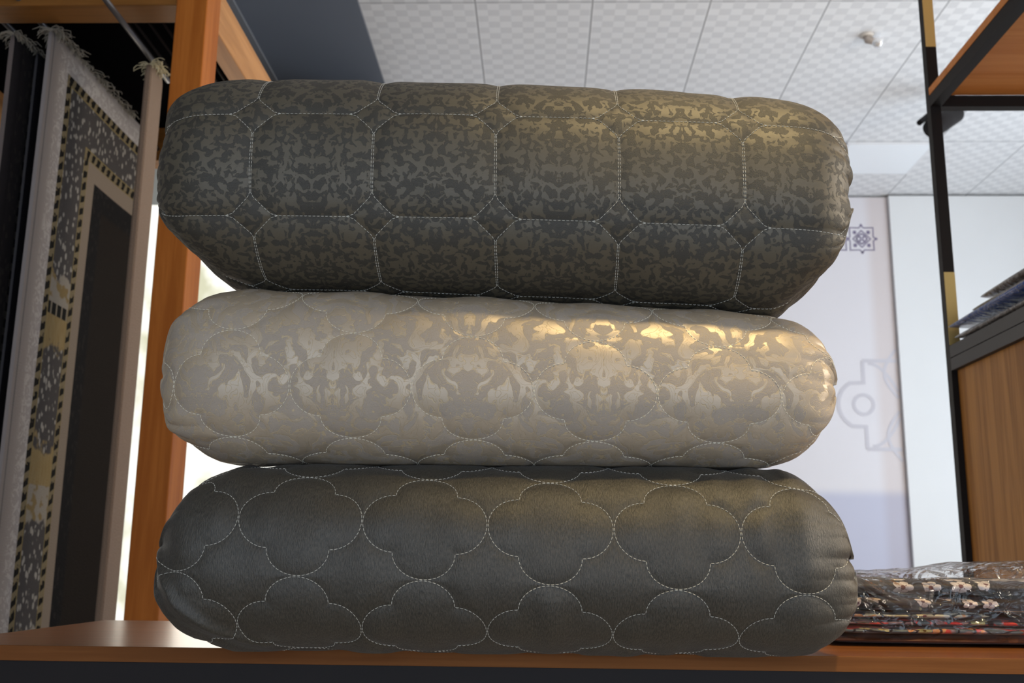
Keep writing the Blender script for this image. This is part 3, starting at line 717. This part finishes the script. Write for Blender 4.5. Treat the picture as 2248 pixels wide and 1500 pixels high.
for zz in (ztopshelf, CZ+1.58):
    part(MB().box(UX1, 2.0, Yb, Yb+0.025, zz, zz+0.028), 'back_rail', M_black, un)
    part(MB().box(UX0, UX1, Ya+0.025, Yb, zz, zz+0.028), 'side_rail', M_black, un)
    part(MB().box(2.0, 2.025, Ya+0.025, Yb, zz, zz+0.028), 'side_rail', M_black, un)
    part(MB().box(UX1, 2.0, Ya, Ya+0.025, zz, zz+0.028), 'front_rail', M_black, un)
    part(MB().box(UX0-0.001, 2.025, Ya, Yb-0.11, zz+0.0285, zz+0.046), 'shelf_board', M_board, un)
    part(MB().box(UX0-0.001, 2.025, Yb-0.108, Yb+0.0, zz+0.0285, zz+0.046), 'shelf_board', M_board, un)
for za, zb_ in ((zmid-0.028, zmid-0.001), (zmid+0.001, zmid+0.028)):
    part(MB().box(UX0, UX1, Ya+0.025, Yb, za, zb_), 'side_rail', M_rail, un)
    part(MB().box(UX1, 2.0, Yb, Yb+0.025, za, zb_), 'back_rail', M_rail, un)
    part(MB().box(UX1, 2.0, Ya, Ya+0.025, za, zb_), 'front_rail', M_rail, un)
part(MB().box(UX1, 2.0, Ya+0.025, Yb, zmid+0.004, zmid+0.022), 'cabinet_top', M_rail, un)
part(MB().box(0.925, 0.937, Ya+0.025, Yb-0.004, 0.06, zmid-0.0285), 'side_panel', M_panel, un)
part(MB().box(0.94, 2.0, Yb+0.004, Yb+0.016, 0.06, zmid-0.0285), 'back_panel', M_panel, un)
part(MB().box(0.94, 2.0, Ya+0.006, Ya+0.02, 0.06, zmid-0.0285), 'front_panel', M_panel, un)

# packets lying on the cabinet
def wrap_mat(name, c, rough=0.25):
    m = NT(name); n = m.noise(m.obj(), 26, 4, 0.6, 1.0)
    m.bsdf(m.mix(n, tuple(x*0.7 for x in c), c), rough, 0.0, m.bump(n, 0.02), Coat_Weight=0.7, Coat_Roughness=0.08); return m.m
def slab(name, x0, x1, y0, y1, z0, z1, mat, root=None, seed=0, amp=0.003, ex=3.0, rot=0.0, nx=80, na=64, edge=None, uvs=True):
    """folded textile: a rounded slab with rounded long edges and soft waves"""
    rnd = np.random.RandomState(seed); cx, cy, cz_ = (x0+x1)/2, (y0+y1)/2, (z0+z1)/2
    vs = []; uv = []
    ph = rnd.uniform(0, 6.28, 24); hx = (x1-x0)/2; hy = (y1-y0)/2; hz = (z1-z0)/2
    al_ = [0.0]; pr = None
    for j in range(na+1):
        a = 2*math.pi*j/na+math.pi; c, s = math.cos(a), math.sin(a)
        q = (math.copysign(abs(c)**(2/8.0), c)*hy, math.copysign(abs(s)**(2/2.2), s)*hz)
        if pr: al_.append(al_[-1]+math.hypot(q[0]-pr[0], q[1]-pr[1]))
        pr = q
    def arcv(j):
        k = (j-na//2) % na
        return al_[k] if k <= na//2 else al_[k]-al_[na]
    for i in range(nx+1):
        u = -1+2*i/nx; w_ = max(0.0, 1-abs(u)**10)**0.35 if abs(u) < 1 else 0.0
        w_ = max(w_, 0.25)
        for j in range(na):
            a = 2*math.pi*j/na; c, s = math.cos(a), math.sin(a)
            yy = math.copysign(abs(c)**(2/8.0), c)*hy; zz = math.copysign(abs(s)**(2/2.2), s)*hz*w_
            X_ = u*hx
            d = amp*(math.sin(X_*31+ph[0]+yy*9)+0.7*math.sin(X_*67+ph[1]-yy*21)+0.4*math.sin(X_*140+ph[2]+zz*300))/2
            if z1 > z0: zz = zz+(d if s > 0 else 0)*w_
            yy += amp*0.8*math.sin(X_*43+ph[3]+zz*90)
            ca, sa = math.cos(rot), math.sin(rot)
            vs.append((X_*ca-yy*sa, X_*sa+yy*ca, zz)); uv.append((X_+seed*0.37, -arcv(j)+seed*0.011))
    fs = [(i*na+j, i*na+(j+1) % na, (i+1)*na+(j+1) % na, (i+1)*na+j) for i in range(nx) for j in range(na)]
    fs.append(tuple(range(na))[::-1]); fs.append(tuple(range(nx*na, (nx+1)*na)))
    ob = mesh(name, vs, fs, mat, root, True, uv); 
    ob.location = Vector((cx, cy, cz_))-(root.location if root else Vector((0, 0, 0)))
    return ob
zc = zmid+0.0285
packs = [('wrapped_packet', (0.915, 1.55, 1.56, 2.27, 0, 0.021), (0.17, 0.15, 0.14), 'flat grey packet at the bottom of the pile on the black cabinet', 0.02),
         ('wrapped_packet', (0.905, 1.56, 1.60, 2.285, 0.028, 0.051), (0.02, 0.07, 0.30), 'blue wrapped packet second from the bottom on the black cabinet', -0.012),
         ('wrapped_packet', (0.945, 1.58, 1.58, 2.24, 0.056, 0.076), (0.20, 0.165, 0.14), 'clear wrapped taupe packet above the blue packet on the cabinet', 0.012),
         ('wrapped_packet', (0.955, 1.60, 1.60, 2.22, 0.081, 0.106), (0.13, 0.09, 0.06), 'brown packet on top of the pile on the black cabinet', -0.02)]
for i, (nm, b, c, lb, r) in enumerate(packs):
    o = slab(nm, b[0], b[1], b[2], b[3], zc+b[4], zc+b[5], wrap_mat('wrap_%d' % i, c), None, 20+i, 0.004, rot=r*0.6)
    tag(o, lb, 'packet', 'packets piled on the cabinet')

# ------------------------------------------------------------------ folded floral fabrics in a clear bag
def floral(name, ground, petals, centre, density, cut=0.35, second=None, scale=34.0):
    m = NT(name); uv = m.uv(); base = m.vm('SCALE', uv, scale=1.0)
    g = ground
    if second:
        pat = m.n('TexVoronoi', Vector=uv, Scale=55.0)
        g = m.mix(m.step(m.noise(uv, 40, 1), 0.40, 0.44), ground, second[0]); g = m.mix(m.step(m.noise(m.vm('ADD', uv, (3.1, 1.7, 0)), 34, 1), 0.52, 0.55), g, second[1])
        g = m.mix(m.step(m.noise(m.vm('ADD', uv, (7.1, 5.7, 0)), 48, 1), 0.58, 0.60), g, second[2])
        ed = m.n('TexVoronoi', {'feature': 'DISTANCE_TO_EDGE'}, Vector=uv, Scale=38.0).outputs[0]
        g = m.mix(m.ma('SUBTRACT', 1.0, m.step(ed, 0.02, 0.05)), g, (0.01, 0.01, 0.015))
    vo = m.n('TexVoronoi', Vector=base, Scale=scale, Randomness=0.75)
    loc = m.vm('SUBTRACT', m.vm('SCALE', base, scale=scale), m.vm('SCALE', vo.outputs['Position'], scale=scale))
    # position output is in texture space already divided by scale
    x, y, _ = m.xyz(loc)
    r = m.ma('SQRT', m.ma('ADD', m.ma('MULTIPLY', x, x), m.ma('MULTIPLY', y, y)))
    an = m.ma('ARCTAN2', y, x); pet = m.ma('ABSOLUTE', m.ma('COSINE', m.ma('MULTIPLY', an, 2.5)))
    rad = m.ma('ADD', 0.22, m.ma('MULTIPLY', m.ma('POWER', pet, 0.6), 0.16))
    fm = m.step(m.ma('SUBTRACT', rad, r), 0.0, 0.025)
    sel = m.step(m.xyz(vo.outputs['Color'])[0], density-0.01, density+0.01)
    fm = m.ma('MULTIPLY', fm, sel)
    c = m.mix(fm, g, petals)
    c = m.mix(m.ma('MULTIPLY', fm, m.ma('SUBTRACT', 1.0, m.step(r, 0.07, 0.10))), c, centre)
    c = m.mix(m.ma('MULTIPLY', m.ma('MULTIPLY', fm, m.band(r, 0.10, 0.17, 0.01)), m.ma('SUBTRACT', 1.0, m.step(pet, 0.1, 0.3))), c, centre)
    m.bsdf(c, 0.6, 0.0, None, Sheen_Weight=0.1); return m.m
F_blk = floral('floral_black', (0.016, 0.010, 0.010), (0.72, 0.58, 0.50), (0.10, 0.02, 0.02), 0.45, scale=44.0)
F_blk2 = floral('floral_black_large', (0.014, 0.009, 0.010), (0.60, 0.54, 0.52), (0.12, 0.03, 0.03), 0.50, scale=34.0)
F_mul = floral('floral_multicolour', (0.52, 0.30, 0.27), (0.62, 0.55, 0.24), (0.2, 0.1, 0.02), 0.80, second=((0.16, 0.20, 0.21), (0.85, 0.07, 0.04), (0.90, 0.38, 0.14)), scale=50.0)
F_mul2 = floral('floral_cream', (0.70, 0.60, 0.38), (0.60, 0.50, 0.30), (0.2, 0.05, 0.05), 0.7, second=((0.62, 0.55, 0.38), (0.08, 0.10, 0.12), (0.72, 0.32, 0.12)), scale=40.0)
F_red = floral('floral_red', (0.80, 0.04, 0.03), (0.55, 0.50, 0.22), (0.1, 0.02, 0.02), 0.75, second=((0.30, 0.18, 0.17), (0.72, 0.05, 0.03), (0.10, 0.13, 0.14)), scale=38.0)
F_brn = floral('floral_brown', (0.14, 0.045, 0.014), (0.24, 0.08, 0.025), (0.02, 0.01, 0.01), 0.8, scale=26.0)
S = SH
layers = [('dark brown folded fabric at the bottom of the clear bag', (0.300, 0.66, 1.112, 1.37, 0.0015, 0.0110), F_brn, 1),
          ('grey and red floral folded fabric just above the brown fabric in the bag', (0.305, 0.575, 1.108, 1.365, 0.0115, 0.0195), F_mul, 2),
          ('red floral folded fabric in the middle of the bagged pile', (0.31, 0.62, 1.112, 1.365, 0.0200, 0.0270), F_red, 3),
          ('cream and orange floral folded fabric below the black fabrics in the bag', (0.305, 0.46, 1.110, 1.36, 0.0275, 0.0345), F_mul2, 4),
          ('black folded fabric with small pink flowers, second from the top in the bag', (0.300, 0.66, 1.106, 1.37, 0.0350, 0.0505), F_blk, 5),
          ('black folded fabric with large pale flowers on top of the bagged pile', (0.302, 0.67, 1.110, 1.37, 0.0510, 0.0675), F_blk2, 6)]
for lb, b, mt, sd in layers:
    tag(slab('folded_fabric', b[0], b[1], b[2], b[3], S+b[4], S+b[5], mt, None, sd, 0.0012), lb, 'folded fabric', 'folded floral fabrics in the clear bag')
# bag
m = NT('clear_plastic')
nz_ = m.noise(m.obj(), 42, 3, 0.6, 1.2); nz2 = m.noise(m.obj(), 15, 2, 0.5, 0.8)
bp = m.bump(m.ma('ADD', m.ma('MULTIPLY', m.ma('PINGPONG', m.ma('MULTIPLY', nz2, 6.0), 0.5), 1.2), nz_), 0.007)
tr = m.n('BsdfTransparent', Color=(0.97, 0.965, 0.97)); gl = m.n('BsdfGlossy', Roughness=0.06, Color=(1, 1, 1), Normal=bp)
df = m.n('BsdfTranslucent', Color=(0.75, 0.72, 0.75)); d2 = m.n('BsdfDiffuse', Color=(0.6, 0.57, 0.6))
fr = m.n('LayerWeight', Blend=0.22, Normal=bp).outputs['Fresnel']
mx = m.n('MixShader', Fac=m.ma('ADD', m.ma('MULTIPLY', fr, 0.8), 0.03)); m.t.links.new(tr.outputs[0], mx.inputs[1]); m.t.links.new(gl.outputs[0], mx.inputs[2])
m2 = m.n('MixShader', Fac=m.ma('MULTIPLY', m.step(nz2, 0.4, 0.7), 0.07)); m.t.links.new(mx.outputs[0], m2.inputs[1]); m.t.links.new(d2.outputs[0], m2.inputs[2])
m.t.links.new(m2.outputs[0], m.out.inputs[0]); M_bag = m.m
rs = np.random.RandomState(8); vs = []; nx, na = 150, 120
ph = rs.uniform(0, 6.28, 40); kx = rs.uniform(20, 160, 20); kz = rs.uniform(20, 260, 20)
for i in range(nx+1):
    u = i/nx; X_ = 0.296+0.40*u
    top = np.interp(X_, [0.296, 0.34, 0.40, 0.46, 0.50, 0.60, 0.70], [0.0715, 0.0725, 0.0745, 0.078, 0.085, 0.088, 0.082])
    end = min(1, max(0.12, min(u, 1-u)*14))**0.4
    for j in range(na):
        a = 2*math.pi*j/na; c, s = math.cos(a), math.sin(a)
        hy = 0.139; hz = top/2
        yy = math.copysign(abs(c)**(2/9.0), c)*hy; zz = math.copysign(abs(s)**(2/3.2), s)*hz*end
        w_ = sum(abs(math.sin(kx[q]*X_+kz[q]*(zz+yy*0.6)+ph[q])) for q in range(8))/8-0.6
        d = 0.0045*w_
        if c > 0.5: d = 0
        y_ = 1.239+yy-(d+0.001 if c < -0.3 else 0); z_ = S+0.0008+hz+zz+(d if s > 0.2 else 0)
        vs.append((X_, y_, max(z_, S+0.0006)))
fs = [(i*na+j, i*na+(j+1) % na, (i+1)*na+(j+1) % na, (i+1)*na+j) for i in range(nx) for j in range(na)]
fs.append(tuple(range(na))[::-1]); fs.append(tuple(range(nx*na, (nx+1)*na)))
tag(mesh('plastic_bag', vs, fs, M_bag, None, True), 'crinkled clear plastic bag around the floral fabrics at the right of the shelf', 'plastic bag')
